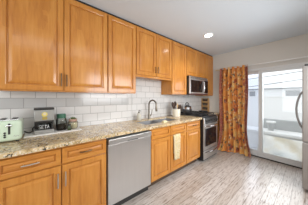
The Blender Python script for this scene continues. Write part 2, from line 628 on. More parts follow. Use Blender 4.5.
# tile on the cabinet wall
TY = -0.010
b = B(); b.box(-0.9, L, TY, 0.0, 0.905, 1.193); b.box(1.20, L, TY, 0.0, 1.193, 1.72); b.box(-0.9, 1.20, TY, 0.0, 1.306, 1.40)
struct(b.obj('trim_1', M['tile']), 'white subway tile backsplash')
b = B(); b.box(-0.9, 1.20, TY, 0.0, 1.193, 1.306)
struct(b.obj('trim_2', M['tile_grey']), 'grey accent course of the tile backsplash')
b = B(); b.box(1.262, 1.274, TY - 0.006, TY, 0.91, 1.375, 0.003)
struct(b.obj('trim_3', M['tile']), 'slim upright tile strip')

# patio door
d = thing('door_1', 'white sliding patio door in the far wall', 'door', (L, -1.5, 0)); d['kind'] = 'structure'
b = B()
b.box(L - 0.02, L + 0.12, OY0, OY0 + 0.05, 0, OZ, 0.004); b.box(L - 0.02, L + 0.12, OY1 - 0.05, OY1, 0, OZ, 0.004)
b.box(L - 0.025, L + 0.12, OY0, OY1, OZ - 0.05, OZ, 0.004)
b.obj('frame', M['vinyl'], d)
b = B(); b.box(L - 0.03, L + 0.12, OY0, OY1, 0.0, 0.028, 0.004); b.obj('sill_track', M['vinyl'], d)
b = B(); b.box(L - 0.036, L - 0.0305, OY0, OY1, 0.0, 0.022, 0.002); b.obj('track_seal', M['gap'], d)


def sash(x0, x1, y0, y1, z0, z1, name, pane):
    s = 0.07
    b = B()
    b.box(x0, x1, y1 - s, y1, z0, z1, 0.005); b.box(x0, x1, y0, y0 + s, z0, z1, 0.005)
    b.box(x0, x1, y0 + s, y1 - s, z1 - 0.06, z1, 0.005); b.box(x0, x1, y0 + s, y1 - s, z0, z0 + 0.10, 0.005)
    f = b.obj(name, M['vinyl'], d)
    b = B(); xm = (x0 + x1) / 2
    b.box(xm - 0.004, xm + 0.004, y0 + s, y1 - s, z0 + 0.10, z1 - 0.06)
    b.obj('pane', pane, f)


sash(L - 0.018, L + 0.022, OY0 + 0.05, -1.34, 0.028, OZ - 0.05, 'sliding_panel', M['pane'])
sash(L + 0.04, L + 0.08, -1.41, OY1 - 0.05, 0.028, OZ - 0.05, 'fixed_panel', M['pane_blue'])

# ------------------------------------------------------------------ outdoors
b = B(); b.box(L + 0.12, 26, -14, 12, -0.16, -0.06); struct(b.obj('ground', M['deck']))
t = thing('board_fence', 'tall plain white fence across the end of the patio', 'fence', (7.2, -1.0, -0.06))
b = B(); b.box(7.2, 7.24, -6.5, 4.5, -0.06, 1.33); b.obj('board_panel', M['fence'], t)
b = B(); b.box(7.17, 7.27, -6.5, 4.5, 1.33, 1.37, 0.005); b.obj('cap_rail', M['fence'], t)
for y in (-4.4, -2.2, 0.0, 2.2):
    b = B(); b.box(7.13, 7.20, y - 0.05, y + 0.05, -0.06, 1.33, 0.006); b.obj('post', M['fence'], t)

t = thing('neighbor_house', 'pale neighbouring house beyond the white fence', 'house', (14, 0, -0.06))
b = B(); b.box(14, 19, -7.0, 3.2, -0.06, 2.0); b.obj('wall', M['house'], t)
b = B(); b.box(13.9, 13.999, -7.0, 3.2, 1.98, 2.08); b.obj('eave', M['roof'], t)
b = B()
for (x0, z0, x1, z1) in ((13.7, 2.05, 16.5, 3.1),):
    b.quad([(x0, -7.2, z0), (x0, 3.4, z0), (x1, 3.4, z1), (x1, -7.2, z1)])
    b.quad([(19.3, -7.2, z0), (19.3, 3.4, z0), (x1, 3.4, z1), (x1, -7.2, z1)])
b.obj('roof', M['house'], t, solid=0.05)
for (y0, y1) in ((-1.65, -0.8), (0.95, 1.45)):
    b = B(); b.box(13.94, 13.999, y0, y1, 1.4, 1.88, 0.01); f = b.obj('window', M['white'], t)
    b = B(); b.box(13.925, 13.939, y0 + 0.05, y1 - 0.05, 1.42, 1.83); b.obj('pane', M['roof'], f)

for (z0, z1, nm) in ((2.55, 2.68, 'uppermost thin utility wire crossing the sky outside the patio door'), (2.09, 2.27, 'lower slanting utility wire crossing the sky outside the patio door')):
    b = B()
    b.tube([(10.0, 1.5 - 5.5 * k / 10, z0 - (z1 - z0) * 1.1 + (z1 - z0) * 3.54 * k / 10 - 0.05 * math.sin(PI * k / 10)) for k in range(11)], 0.02, 6)
    tag(b.obj('utility_wire', M['wire']), nm, 'wire')

t = thing('patio_bench', 'low bench with white top wrapped in crumpled milky plastic outside the door', 'bench', (4.7, -1.9, -0.06))
b = B(); b.box(4.50, 4.95, -3.3, -0.3, -0.06, 0.36, 0.01); b.obj('body', M['white'], t)
b = B(); b.box(4.46, 4.95, -3.35, -0.25, 0.362, 0.44, 0.012); b.obj('seat', M['fence'], t)
b = B(); b.box(4.955, 5.10, -3.3, -1.12, -0.06, 0.70, 0.015); b.obj('backrest', M['bench'], t)
b = B()


def sheet(u, v):
    y = -3.2 + u * 2.0
    z = 0.355 - v * 0.405
    x = 4.455 - 0.05 - v * 0.12 - 0.035 * abs(math.sin(7 * u + 3.2 * v)) - 0.02 * abs(math.sin(15 * u - 4 * v + 1.3)) * v - 0.012 * math.sin(29 * u + 6 * v)
    return (x, y, z)


b.grid(sheet, 60, 24)
b.obj('plastic_sheet', M['sheet'], t, smooth=True, solid=0.004)

t = thing('plant_pot', 'small grey tub with white rim on the covered patio bench', 'pot', (4.70, -1.40, 0.44))
b = B(); b.lathe([(0.055, 0), (0.085, 0.16), (0.08, 0.2)], (4.70, -1.40, 0.441), 16); b.obj('tub', M['bench'], t, True)
b = B(); b.lathe([(0.08, 0.195), (0.10, 0.20), (0.10, 0.235), (0.07, 0.235)], (4.70, -1.40, 0.446), 16); b.obj('rim', M['white'], t, True)

# ------------------------------------------------------------------ cabinets
FR = 0.058
RINGS = [(0.0, 0.003), (0.003, 0.0), (FR - 0.012, 0.0), (FR - 0.006, 0.003), (FR - 0.002, 0.015), (FR + 0.004, 0.015), (FR + 0.008, 0.008), (FR + 0.030, 0.002), (FR + 0.033, 0.0015)]
DR = 0.043
RINGS_D = [(0.0, 0.003), (0.003, 0.0), (DR - 0.008, 0.0), (DR - 0.004, 0.003), (DR - 0.001, 0.014), (DR + 0.004, 0.014), (DR + 0.007, 0.007), (DR + 0.018, 0.002), (DR + 0.021, 0.0015)]


def pull_v(x, y, z0, z1, m, parent):
    b = B()
    b.tube([(x, y + 0.002, z0 + 0.012), (x, y - 0.022, z0 + 0.012)], 0.0045, 8)
    b.tube([(x, y + 0.002, z1 - 0.012), (x, y - 0.022, z1 - 0.012)], 0.0045, 8)
    b.tube([(x, y - 0.020, z0), (x, y - 0.026, (z0 + z1) / 2), (x, y - 0.020, z1)], [0.005, 0.0065, 0.005], 8)
    return b.obj('handle', m, parent, True)


def pull_h(x0, x1, y, z, m, parent):
    b = B()
    b.tube([(x0 + 0.012, y + 0.002, z), (x0 + 0.012, y - 0.022, z)], 0.0045, 8)
    b.tube([(x1 - 0.012, y + 0.002, z), (x1 - 0.012, y - 0.022, z)], 0.0045, 8)
    b.tube([(x0, y - 0.020, z), ((x0 + x1) / 2, y - 0.026, z), (x1, y - 0.020, z)], [0.005, 0.0065, 0.005], 8)
    return b.obj('handle', m, parent, True)


UY = -0.322     # front plane of the wall cabinet doors
UB = -0.302


def wall_cab(label, x0, x1, z0, doors, z1=2.45, handles=(), dz=0.012, zt=2.432, rail=False):
    t = thing('wall_cabinet', label, 'cabinet', ((x0 + x1) / 2, -0.15, z0), None)
    b = B(); b.box(x0, x1, UB, TY - 0.001, z0, z1, 0.001, 1); b.obj('body', M['maple'], t)
    b = B(); b.box(x0, x1, UB + 0.002, -0.02, z1, H - 0.001); b.obj('top_gap_shade', M['gap'], t)  # near-black strip painted in for the shadow line under the ceiling
    if rail:
        b = B(); b.box(x0, x1, UB - 0.012, UB + 0.02, z0 - 0.022, z0 + 0.0, 0.003); b.obj('light_rail', M['toe'] if rail == 'dark' else M['maple_h'], t)
    for k, (a, c) in enumerate(doors):
        b = B(); b.panel(a, c, z0 + dz, zt, UY, 0.0195, RINGS); dd = b.obj('door', M['maple'], t)
        if k < len(handles) and handles[k]:
            hx, h0, h1 = handles[k]
            pull_v(hx, UY, h0, h1, M['bronze'], dd)
    return t


wall_cab('tall two-door honey maple wall cabinet above the mint toaster', -0.285, 0.703, 1.375, [(-0.275, 0.2085), (0.2135, 0.697)], handles=[(0.186, 1.435, 1.575), (0.236, 1.435, 1.565)])
wall_cab('single-door honey maple wall cabinet between the two-door one and the short pair over the sink', 0.705, 1.156, 1.375, [(0.714, 1.150)])
wall_cab('short two-door honey maple wall cabinet above the sink faucet', 1.158, 1.988, 1.665, [(1.164, 1.577), (1.583, 1.980)], handles=[(1.552, 1.74, 1.85), (1.610, 1.74, 1.85)], rail=True, dz=0.018)
wall_cab('narrow full-height honey maple wall cabinet beside the microwave with pale glare on its door', 1.990, 2.470, 1.375, [(1.998, 2.462)])
wall_cab('small two-door honey maple wall cabinet directly over the microwave', 2.472, 3.278, 1.80, [(2.48, 2.872), (2.878, 3.270)])
wall_cab('end honey maple wall cabinet in the corner right of the microwave', 3.280, 3.695, 1.365, [(3.29, 3.685)])

BY = -0.640      # front plane of base doors
BB = -0.620


def base_cab(label, x0, x1, cols, by=BY, sink=False):
    bb = by + 0.02
    t = thing('base_cabinet', label, 'cabinet', ((x0 + x1) / 2, -0.3, 0), None)
    b = B()
    b.box(x0, x0 + 0.018, bb + 0.02, -0.02, 0.10, 0.87); b.box(x1 - 0.018, x1, bb + 0.02, -0.02, 0.10, 0.87)
    b.box(x0 + 0.018, x1 - 0.018, bb + 0.02, -0.02, 0.10, 0.118); b.box(x0 + 0.018, x1 - 0.018, -0.03, -0.02, 0.118, 0.87)
    b.box(x0, x1, bb, bb + 0.0195, 0.10, 0.871, 0.001, 1)
    b.obj('body', M['maple'], t)
    b = B(); b.box(x0, x1, bb + 0.07, bb + 0.085, 0.0, 0.10); b.obj('toe_board', M['toe'], t)
    for (a, c, dh, hx) in cols:
        b = B(); b.panel(a, c, 0.712, 0.853, by, 0.0195, RINGS_D); dr = b.obj('drawer', M['maple_h'], t)
        if dh:
            pull_h(dh[0], dh[1], by, 0.784, dh[2] if len(dh) > 2 else M['nickel'], dr)
        b = B(); b.panel(a, c, 0.115, 0.700, by, 0.0195, RINGS); dd = b.obj('door', M['maple'], t)
        if hx is not None:
            pull_v(hx, by, 0.515, 0.645, M['nickel'], dd)
    return t


base_cab('two-drawer two-door maple base cabinet left of the dishwasher', -0.285, 0.568, [(-0.25, 0.1515, (-0.105, 0.005), 0.128), (0.1595, 0.562, (0.30, 0.41, M['bronze']), 0.184)])
base_cab('maple sink base cabinet with a dish towel over its door', 1.196, 2.018, [(1.202, 1.597, None, None), (1.605, 2.010, None, None)])
base_cab('single-door maple base cabinet between the towel and the stove', 2.020, 2.484, [(2.026, 2.478, (2.21, 2.32, M['bronze']), None)])
base_cab('narrow maple base cabinet in the corner right of the stove', 3.150, 3.690, [(3.16, 3.68, None, None)], by=-0.50)

# counters
CF = -0.660
t = thing('granite_countertop', 'speckled gold granite countertop running from the toaster to the stove', 'countertop', (1.1, -0.33, 0.872))
SX0, SX1, SY0, SY1 = 1.20, 1.96, -0.515, -0.185
b = B()
b.box(-0.6, SX0, CF, TY - 0.001, 0.8725, 0.910); b.box(SX1, 2.512, CF, TY - 0.001, 0.8725, 0.910)
b.box(SX0, SX1, CF, SY0, 0.8725, 0.910); b.box(SX0, SX1, SY1, TY - 0.001, 0.8725, 0.910)
bmesh.ops.remove_doubles(b.bm, verts=b.bm.verts[:], dist=1e-4)
b.obj('slab', M['granite'], t)
b = B(); b.box(-0.6, 2.512, CF - 0.006, CF - 0.0002, 0.8735, 0.909, 0.004, 2); b.obj('rounded_edge', M['granite'], t)
t = thing('granite_countertop', 'small gold granite countertop under the spice rack in the corner', 'countertop', (3.4, -0.26, 0.872))
b = B(); b.box(3.142, 3.692, -0.525, TY - 0.001, 0.8725, 0.910, 0.004); b.obj('slab', M['granite'], t)

# sink
t = thing('kitchen_sink', 'double steel undermount sink below the faucet', 'sink', (1.58, -0.36, 0.70))


def basin(x0, x1, y0, y1, zt, zb):
    b = B()
    def rr(i, z):
        pts = []
        r = 0.04
        for cx, cy, a0 in ((x1 - i - r, y1 - i - r, 0), (x0 + i + r, y1 - i - r, 90), (x0 + i + r, y0 + i + r, 180), (x1 - i - r, y0 + i + r, 270)):
            for k in range(5):
                a = math.radians(a0 + 90 * k / 4)
                pts.append(b.bm.verts.new((cx + r * math.cos(a), cy + r * math.sin(a), z)))
        return pts
    rings = [rr(-0.012, zt), rr(0.0, zt), rr(0.006, zb + 0.03), rr(0.03, zb)]
    for p, q in zip(rings, rings[1:]):
        n = len(p)
        for k in range(n):
            b.bm.faces.new([p[k], p[(k + 1) % n], q[(k + 1) % n], q[k]])
    b.bm.faces.new(rings[-1])
    return b


bb_ = basin(SX0 + 0.012, 1.565, SY0 + 0.012, SY1 - 0.012, 0.898, 0.70).obj('bowl', M['sink'], t, True)
b = B(); b.lathe([(0.04, 0), (0.04, 0.004), (0.02, 0.004), (0.015, 0.001)], (1.385, -0.365, 0.7005), 16); b.obj('drain', M['chrome'], bb_, True)
bb_ = basin(1.595, SX1 - 0.012, SY0 + 0.012, SY1 - 0.012, 0.898, 0.70).obj('bowl', M['sink'], t, True)
b = B(); b.lathe([(0.04, 0), (0.04, 0.004), (0.02, 0.004), (0.015, 0.001)], (1.77, -0.365, 0.7005), 16); b.obj('drain', M['chrome'], bb_, True)

# faucet
fx, fy = 1.575, -0.115
t = thing('faucet', 'tall gooseneck pull-down faucet behind the sink', 'faucet', (fx, fy, 0.910))
b = B(); b.lathe([(0.032, 0), (0.032, 0.006), (0.024, 0.016), (0.023, 0.085), (0.017, 0.10), (0.015, 0.11)], (fx, fy, 0.9105), 18); b.obj('body', M['faucet'], t, True)
b = B()
R = 0.082
pts = [(fx, fy, 1.00), (fx, fy, 1.10), (fx, fy, 1.175)]
for k in range(1, 15):
    a = PI - PI * k / 14 * 1.02
    pts.append((fx + 0.45 * (R + R * math.cos(a)) * 0.5, fy - (R + R * math.cos(a)), 1.175 + 0.088 * math.sin(a)))
ex, ey, ez = pts[-1]
b.tube(pts, 0.015, 12); b.obj('neck', M['faucet'], t, True)
b = B(); b.tube([(ex, ey, ez + 0.008), (ex, ey, ez - 0.02), (ex + 0.002, ey - 0.004, ez - 0.09), (ex + 0.002, ey - 0.005, ez - 0.105)], [0.014, 0.017, 0.021, 0.018], 12); b.obj('spray_head', M['faucet'], t, True)
b = B(); b.tube([(fx + 0.018, fy, 0.975), (fx + 0.045, fy, 0.978)], 0.014, 12); b.tube([(fx + 0.045, fy, 0.978), (fx + 0.062, fy - 0.004, 1.01), (fx + 0.070, fy - 0.008, 1.085)], [0.010, 0.007, 0.0075], 10); b.obj('lever', M['faucet'], t, True)

# soap bottle and sponge
t = thing('soap_bottle', 'milky glass soap bottle with pump left of the faucet', 'bottle', (1.345, -0.12, 0.910))
b = B(); b.lathe([(0.038, 0), (0.042, 0.01), (0.042, 0.085), (0.03, 0.115), (0.014, 0.125), (0.014, 0.135)], (1.345, -0.12, 0.9105), 18); b.obj('body', M['soap'], t, True)
b = B(); b.lathe([(0.016, 0.133), (0.016, 0.15), (0.005, 0.152), (0.005, 0.175)], (1.345, -0.12, 0.9105), 14); b.tube([(1.345, -0.12, 1.085), (1.345, -0.155, 1.083), (1.345, -0.163, 1.073)], 0.006, 8); b.obj('pump', M['faucet'], t, True)
b = B(); b.box(1.50, 1.58, -0.585, -0.535, 0.9105, 0.940, 0.006); tag(b.obj('sponge', M['sponge']), 'small cream sponge on the counter at the front rim of the sink', 'sponge')

# towel
tw = thing('dish_towel', 'cream print dish towel hanging over the sink cabinet door', 'towel', (1.73, -0.67, 0.45))


def towel(u, v):
    x = 1.655 + u * (0.165 - 0.02 * v)
    yy = -0.650 - 0.010 - 0.007 * math.sin(u * 15 + 1.5 * v) * (0.4 + v) - 0.004 * v
    if v < 0.04:
        yy += 0.008
    return (x, yy, 0.708 - v * 0.40 - 0.012 * math.sin(u * PI))


b = B(); b.grid(towel, 24, 26, 'cloth', (0.6, 1.4)); b.obj('front_fold', M['towel'], tw, True, solid=0.004)
b = B(); b.grid(lambda u, v: (1.665 + u * 0.17, -0.6465 - 0.002 * math.sin(u * 12), 0.705 - v * 0.30), 16, 16, 'cloth', (0.6, 1.0)); b.obj('back_fold', M['towel'], tw, True, solid=0.003)

# ------------------------------------------------------------------ dishwasher
DX0, DX1, DYF = 0.580, 1.190, -0.648
t = thing('dishwasher', 'brushed steel dishwasher between the maple base cabinets', 'dishwasher', (0.885, -0.3, 0))
b = B(); b.box(DX0 - 0.006, DX1, DYF + 0.05, -0.03, 0.10, 0.868); b.obj('body', M['dark'], t)
b = B(); b.box(DX0, DX1 - 0.006, DYF, DYF + 0.049, 0.105, 0.782, 0.002); dd = b.obj('door', M['steel'], t)
b = B(); b.box(DX0 + 0.002, DX1 - 0.008, DYF - 0.018, DYF + 0.04, 0.788, 0.846, 0.004); cp = b.obj('control_panel', M['steel_h'], t)
b = B(); b.box(0.81, 0.96, DYF - 0.0195, DYF - 0.010, 0.789, 0.800, 0.002); b.obj('handle_pocket', M['dark'], cp)
for k in range(5):
    b = B(); b.box(1.06 + k * 0.018, 1.068 + k * 0.018, DYF - 0.0195, DYF - 0.016, 0.834, 0.840); b.obj('button', M['dark'], cp)
b = B(); b.box(DX0, DX1 - 0.006, DYF + 0.06, DYF + 0.075, 0.0, 0.10); b.obj('kick_plate', M['dark'], t)

# ------------------------------------------------------------------ range
RX0, RX1, RF = 2.516, 3.125, -0.690
t = thing('gas_range', 'steel and black gas range at the end of the counter', 'stove', (2.83, -0.33, 0))
b = B(); b.box(RX0, RX1, RF + 0.006, -0.02, 0.03, 0.895); b.obj('body', M['black'], t)
b = B(); b.box(RX0 - 0.0015, RX1 + 0.002, RF + 0.02, -0.02, 0.896, 0.922, 0.006); ck = b.obj('cooktop', M['black'], t)
for (bx, by_) in ((2.67, -0.47), (2.99, -0.47), (2.67, -0.20), (2.99, -0.20)):
    b = B(); b.lathe([(0.05, 0), (0.05, 0.008), (0.035, 0.010), (0.033, 0.018), (0.01, 0.019)], (bx, by_, 0.9222), 16); b.obj('burner', M['iron'], ck, True)
for gx0, gx1 in ((2.54, 2.815), (2.84, 3.115)):
    b = B()
    for yy in (-0.61, -0.475, -0.34, -0.205, -0.06):
        b.tube([(gx0, yy, 0.955), (gx1, yy, 0.955)], 0.008, 6)
    for xx in (gx0, (gx0 + gx1) / 2, gx1):
        b.tube([(xx, -0.61, 0.955), (xx, -0.06, 0.955)], 0.008, 6)
    for xx in (gx0, gx1):
        for yy in (-0.61, -0.06):
            b.tube([(xx, yy, 0.922), (xx, yy, 0.956)], 0.009, 6)
    b.obj('grate', M['iron'], ck)
b = B()
v = [(RX0, RF + 0.0055, 0.775), (RX0, RF - 0.018, 0.775), (RX0, RF - 0.004, 0.893), (RX0, RF + 0.0055, 0.893)]
for dx0, dx1 in ((RX0 + 0.03, RX1 - 0.03),):
    A = [b.bm.verts.new((dx0, p[1], p[2])) for p in v]; C_ = [b.bm.verts.new((dx1, p[1], p[2])) for p in v]
    for k in range(4):
        b.bm.faces.new([A[k], A[(k + 1) % 4], C_[(k + 1) % 4], C_[k]])
    b.bm.faces.new(A); b.bm.faces.new(list(reversed(C_)))
cp = b.obj('control_panel', M['dark'], t)
for xx0, xx1 in ((RX0, RX0 + 0.0295), (RX1 - 0.0295, RX1)):
    b = B(); A = [b.bm.verts.new((xx0, p[1] - (0.002 if p[1] < RF else 0.0), p[2])) for p in v]; C_ = [b.bm.verts.new((xx1, p[1] - (0.002 if p[1] < RF else 0.0), p[2])) for p in v]
    for k in range(4):
        b.bm.faces.new([A[k], A[(k + 1) % 4], C_[(k + 1) % 4], C_[k]])
    b.bm.faces.new(A); b.bm.faces.new(list(reversed(C_)))
    b.obj('end_cap', M['steel'], t)
for k in range(5):
    kx = RX0 + 0.09 + k * 0.112
    b = B(); b.lathe([(0.024, 0), (0.023, 0.012), (0.017, 0.016), (0.016, 0.034), (0.004, 0.035)], (kx, RF - 0.010, 0.832), 16, axis='Y'); b.obj('knob', M['dark'], cp, True)
b = B(); b.box(RX0 + 0.002, RX1 - 0.002, RF - 0.004, RF + 0.0055, 0.235, 0.765, 0.003)
od = b.obj('oven_door', M['steel'], t)
b = B(); b.box(RX0 + 0.065, RX1 - 0.065, RF - 0.007, RF - 0.0042, 0.31, 0.67, 0.001, 1); b.obj('window', M['blackglass'], od)


def bowed(x0, x1, y, z, out, r, m, parent):
    b = B()
    b.tube([(x0 + (x1 - x0) * k / 14, y - 0.004 - out * math.sin(PI * k / 14) ** 0.6, z) for k in range(15)], r, 10)
    return b.obj('handle', m, parent, True)


bowed(RX0 + 0.03, RX1 - 0.03, RF, 0.722, 0.055, 0.012, M['chrome'], od)
b = B(); b.box(RX0 + 0.002, RX1 - 0.002, RF - 0.004, RF + 0.0055, 0.05, 0.222, 0.003); od = b.obj('storage_drawer', M['steel'], t)
bowed(RX0 + 0.03, RX1 - 0.03, RF, 0.196, 0.05, 0.011, M['chrome'], od)

# kettle
kx, ky, kz = 2.635, -0.21, 0.9635
t = thing('kettle', 'polished steel kettle on the back burner of the stove', 'kettle', (kx, ky, kz))
b = B(); b.lathe([(0.085, 0), (0.106, 0.015), (0.110, 0.05), (0.105, 0.085)], (kx, ky, kz), 24); b.obj('body', M['black'], t, True)
b = B(); b.lathe([(0.1045, 0.0855), (0.092, 0.125), (0.062, 0.155), (0.04, 0.162)], (kx, ky, kz), 24); b.obj('dome', M['chrome'], t, True)
b = B(); b.lathe([(0.042, 0.162), (0.03, 0.172), (0.008, 0.176), (0.012, 0.195), (0.004, 0.20)], (kx, ky, kz), 18); b.obj('lid', M['dark'], t, True)
b = B(); b.tube([(kx + 0.08, ky, kz + 0.07), (kx + 0.13, ky, kz + 0.11), (kx + 0.155, ky, kz + 0.15)], [0.022, 0.015, 0.011], 10); b.obj('spout', M['chrome'], t, True)
b = B(); b.tube([(kx - 0.085 * math.cos(PI * k / 10), ky, kz + 0.12 + 0.11 * math.sin(PI * k / 10)) for k in range(11)], 0.009, 8); b.obj('handle', M['dark'], t, True)
# skillet
t = thing('skillet', 'black skillet on the front burner of the stove', 'pan', (2.99, -0.45, 0.9635))
b = B(); b.lathe([(0.085, 0), (0.11, 0.035), (0.113, 0.035), (0.108, 0.03), (0.084, 0.005)], (2.99, -0.42, 0.9640), 22); b.obj('pan', M['iron'], t, True)
b = B(); b.tube([(2.90, -0.46, 0.995), (2.80, -0.51, 1.005), (2.74, -0.54, 1.005)], [0.009, 0.011, 0.012], 8); b.obj('handle', M['dark'], t, True)

# ------------------------------------------------------------------ microwave
MX0, MX1, MY, MZ0, MZ1 = 2.478, 3.262, -0.395, 1.380, 1.790
t = thing('microwave', 'steel over-the-range microwave hung under the small wall cabinet', 'microwave', (2.87, -0.2, MZ0))
b = B(); b.box(MX0 + 0.004, MX1, MY + 0.028, TY - 0.002, MZ0, MZ1 - 0.001, 0.003); b.obj('body', M['dark'], t)
b = B(); b.box(MX0 + 0.002, 3.06, MY, MY + 0.027, MZ0 + 0.02, MZ1 - 0.055, 0.005); dd = b.obj('door', M['steel'], t)
b = B(); b.box(MX0 + 0.04, 3.005, MY - 0.003, MY - 0.0002, MZ0 + 0.055, MZ1 - 0.085, 0.001, 1); b.obj('window', M['blackglass'], dd)
b = B(); b.tube([(3.03, MY + 0.002, MZ0 + 0.06), (3.03, MY - 0.03, MZ0 + 0.075), (3.03, MY - 0.036, (MZ0 + MZ1) / 2 - 0.02), (3.03, MY - 0.03, MZ1 - 0.115), (3.03, MY + 0.002, MZ1 - 0.10)], 0.010, 10); b.obj('handle', M['chrome'], dd, True)
b = B(); b.box(3.062, MX1 - 0.002, MY, MY + 0.027, MZ0 + 0.02, MZ1 - 0.055, 0.004); cp = b.obj('control_panel', M['steel'], t)
b = B(); b.box(3.072, MX1 - 0.010, MY - 0.002, MY - 0.0002, MZ0 + 0.04, MZ1 - 0.065, 0.001, 1); b.obj('keypad', M['blackglass'], cp)
b = B(); b.box(MX0 + 0.002, MX1 - 0.002, MY + 0.004, MY + 0.027, MZ1 - 0.053, MZ1 - 0.002, 0.004); vg = b.obj('vent_grille', M['steel_h'], t)
for k in range(3):
    b = B(); b.box(MX0 + 0.04, MX1 - 0.04, MY + 0.002, MY + 0.0038, MZ1 - 0.045 + k * 0.014, MZ1 - 0.040 + k * 0.014); b.obj('slot', M['dark'], vg)
b = B(); b.box(MX0 + 0.002, MX1 - 0.002, MY + 0.006, MY + 0.027, MZ0 + 0.001, MZ0 + 0.018, 0.002); b.obj('lower_strip', M['redtrim'], t)

# ------------------------------------------------------------------ counter-top things
t = thing('toaster', 'mint green toaster at the left end of the counter', 'toaster', (-0.21, -0.24, 0.910))
TX0, TX1, TYF, TYB, TZ0, TZ1 = -0.305, -0.120, -0.362, -0.115, 0.922, 1.108
b = B(); b.box(TX0, TX1, TYF, TYB, TZ0, TZ1, 0.028, 5); tb = b.obj('body', M['mint'], t, True)
for y in (-0.33, -0.15):
    for x in (TX0 + 0.03, TX1 - 0.03):
        b = B(); b.lathe([(0.012, 0), (0.014, 0.013)], (x, y, 0.9105), 10); b.obj('foot', M['dark'], t)
b = B(); b.box(TX0 + 0.022, TX1 - 0.022, TYF + 0.03, TYB - 0.03, TZ1 - 0.006, TZ1 + 0.004, 0.003); tp = b.obj('top_plate', M['chrome'], t)
for x in (TX0 + 0.055, TX1 - 0.055):
    b = B(); b.box(x - 0.019, x + 0.019, TYF + 0.04, TYB - 0.04, TZ1 + 0.0042, TZ1 + 0.006); b.obj('slot', M['dark'], tp)
b = B(); b.box(-0.207, -0.192, TYF - 0.0035, TYF + 0.002, 0.985, 1.082, 0.002); lv = b.obj('lever_slot', M['dark'], tb)
b = B(); b.box(-0.220, -0.179, TYF - 0.022, TYF - 0.0038, 1.058, 1.070, 0.004); b.obj('lever', M['chrome'], lv)
for z in (0.965, 0.983, 1.001):
    b = B(); b.lathe([(0.008, 0), (0.008, 0.006), (0.006, 0.007)], (-0.226, TYF + 0.001, z), 12, axis='Y'); b.obj('button', M['dark'], tb, True)
b = B(); b.tube([(-0.172 + 0.006 * k, TYF - 0.0005, 0.966 + 0.006 * math.sin(k * 1.9)) for k in range(7)], 0.0018, 6); b.obj('script_mark', M['grey'], tb)

# white board
tr = tag(None, '', '') if False else None
b = B(); b.box(-0.115, 0.405, -0.262, -0.06, 0.9105, 0.9225, 0.005, 3); tag(b.obj('serving_board', M['tray']), 'long white board under the coffee maker and jars', 'tray')

TZ = 0.923
t = thing('coffee_maker', 'grey drip coffee maker with a round yellow badge on the white board', 'coffee maker', (0.045, -0.15, TZ))
CX0, CX1, CYF, CYB = -0.038, 0.132, -0.225, -0.065
b = B(); b.box(CX0, CX1, CYF, CYB, TZ, TZ + 0.038, 0.006); b.obj('base', M['grey'], t)
b = B(); b.box(CX0, CX1, CYB - 0.06, CYB, TZ + 0.0385, TZ + 0.135, 0.004); b.box(CX1 - 0.016, CX1, CYF + 0.05, CYB - 0.061, TZ + 0.0385, TZ + 0.135, 0.002); b.obj('water_tank', M['dark'], t)
b = B(); b.box(CX0, CX1, CYF + 0.004, CYB, TZ + 0.1355, TZ + 0.255, 0.008); hd = b.obj('brew_head', M['grey'], t)
b = B(); b.box(CX0 - 0.003, CX1 + 0.003, CYF + 0.001, CYB + 0.003, TZ + 0.2555, TZ + 0.275, 0.007); b.obj('lid', M['dark'], t)
b = B(); b.lathe([(0.025, 0), (0.025, 0.003), (0.022, 0.0042)], (0.048, CYF + 0.0037, TZ + 0.207), 24, axis='Y'); bd = b.obj('badge', M['yellow'], hd, True)
b = B(); b.lathe([(0.015, 0), (0.015, 0.002)], (0.048, CYF - 0.0007, TZ + 0.212), 14, axis='Y'); b.obj('emblem', M['cream'], bd)
b = B(); b.box(0.028, 0.070, CYF + 0.0002, CYF + 0.0036, TZ + 0.150, TZ + 0.178, 0.001, 1); b.obj('badge_ribbon', M['olive'], hd)
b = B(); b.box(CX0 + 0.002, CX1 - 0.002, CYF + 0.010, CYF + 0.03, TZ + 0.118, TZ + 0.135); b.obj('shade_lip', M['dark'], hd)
cf = B(); cf.lathe([(0.045, 0), (0.055, 0.008), (0.057, 0.04), (0.050, 0.065), (0.040, 0.075)], (0.045, CYF + 0.068, TZ + 0.0395), 24)
ca = cf.obj('carafe', M['jar'], t, True)
b = B(); b.lathe([(0.050, 0), (0.052, 0.03), (0.01, 0.031)], (0.045, CYF + 0.068, TZ + 0.042), 20); b.obj('coffee', M['coffee'], ca, True)
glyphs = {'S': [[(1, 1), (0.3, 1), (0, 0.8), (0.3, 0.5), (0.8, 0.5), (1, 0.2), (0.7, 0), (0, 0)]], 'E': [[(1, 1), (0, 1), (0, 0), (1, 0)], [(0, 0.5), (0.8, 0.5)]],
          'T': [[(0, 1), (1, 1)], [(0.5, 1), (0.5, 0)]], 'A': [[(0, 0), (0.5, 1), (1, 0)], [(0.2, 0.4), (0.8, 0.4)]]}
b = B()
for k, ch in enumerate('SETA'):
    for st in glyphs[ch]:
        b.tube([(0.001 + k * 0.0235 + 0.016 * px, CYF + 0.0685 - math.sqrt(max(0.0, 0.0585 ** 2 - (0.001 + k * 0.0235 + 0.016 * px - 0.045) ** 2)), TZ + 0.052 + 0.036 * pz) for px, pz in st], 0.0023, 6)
b.obj('white_strokes', M['white'], ca)  # white letter-shaped strokes over the carafe front
b = B(); b.tube([(0.098, CYF + 0.045, TZ + 0.100), (0.112, CYF + 0.020, TZ + 0.098), (0.112, CYF + 0.020, TZ + 0.055), (0.100, CYF + 0.042, TZ + 0.05)], 0.006, 8); b.obj('carafe_handle', M['dark'], ca, True)


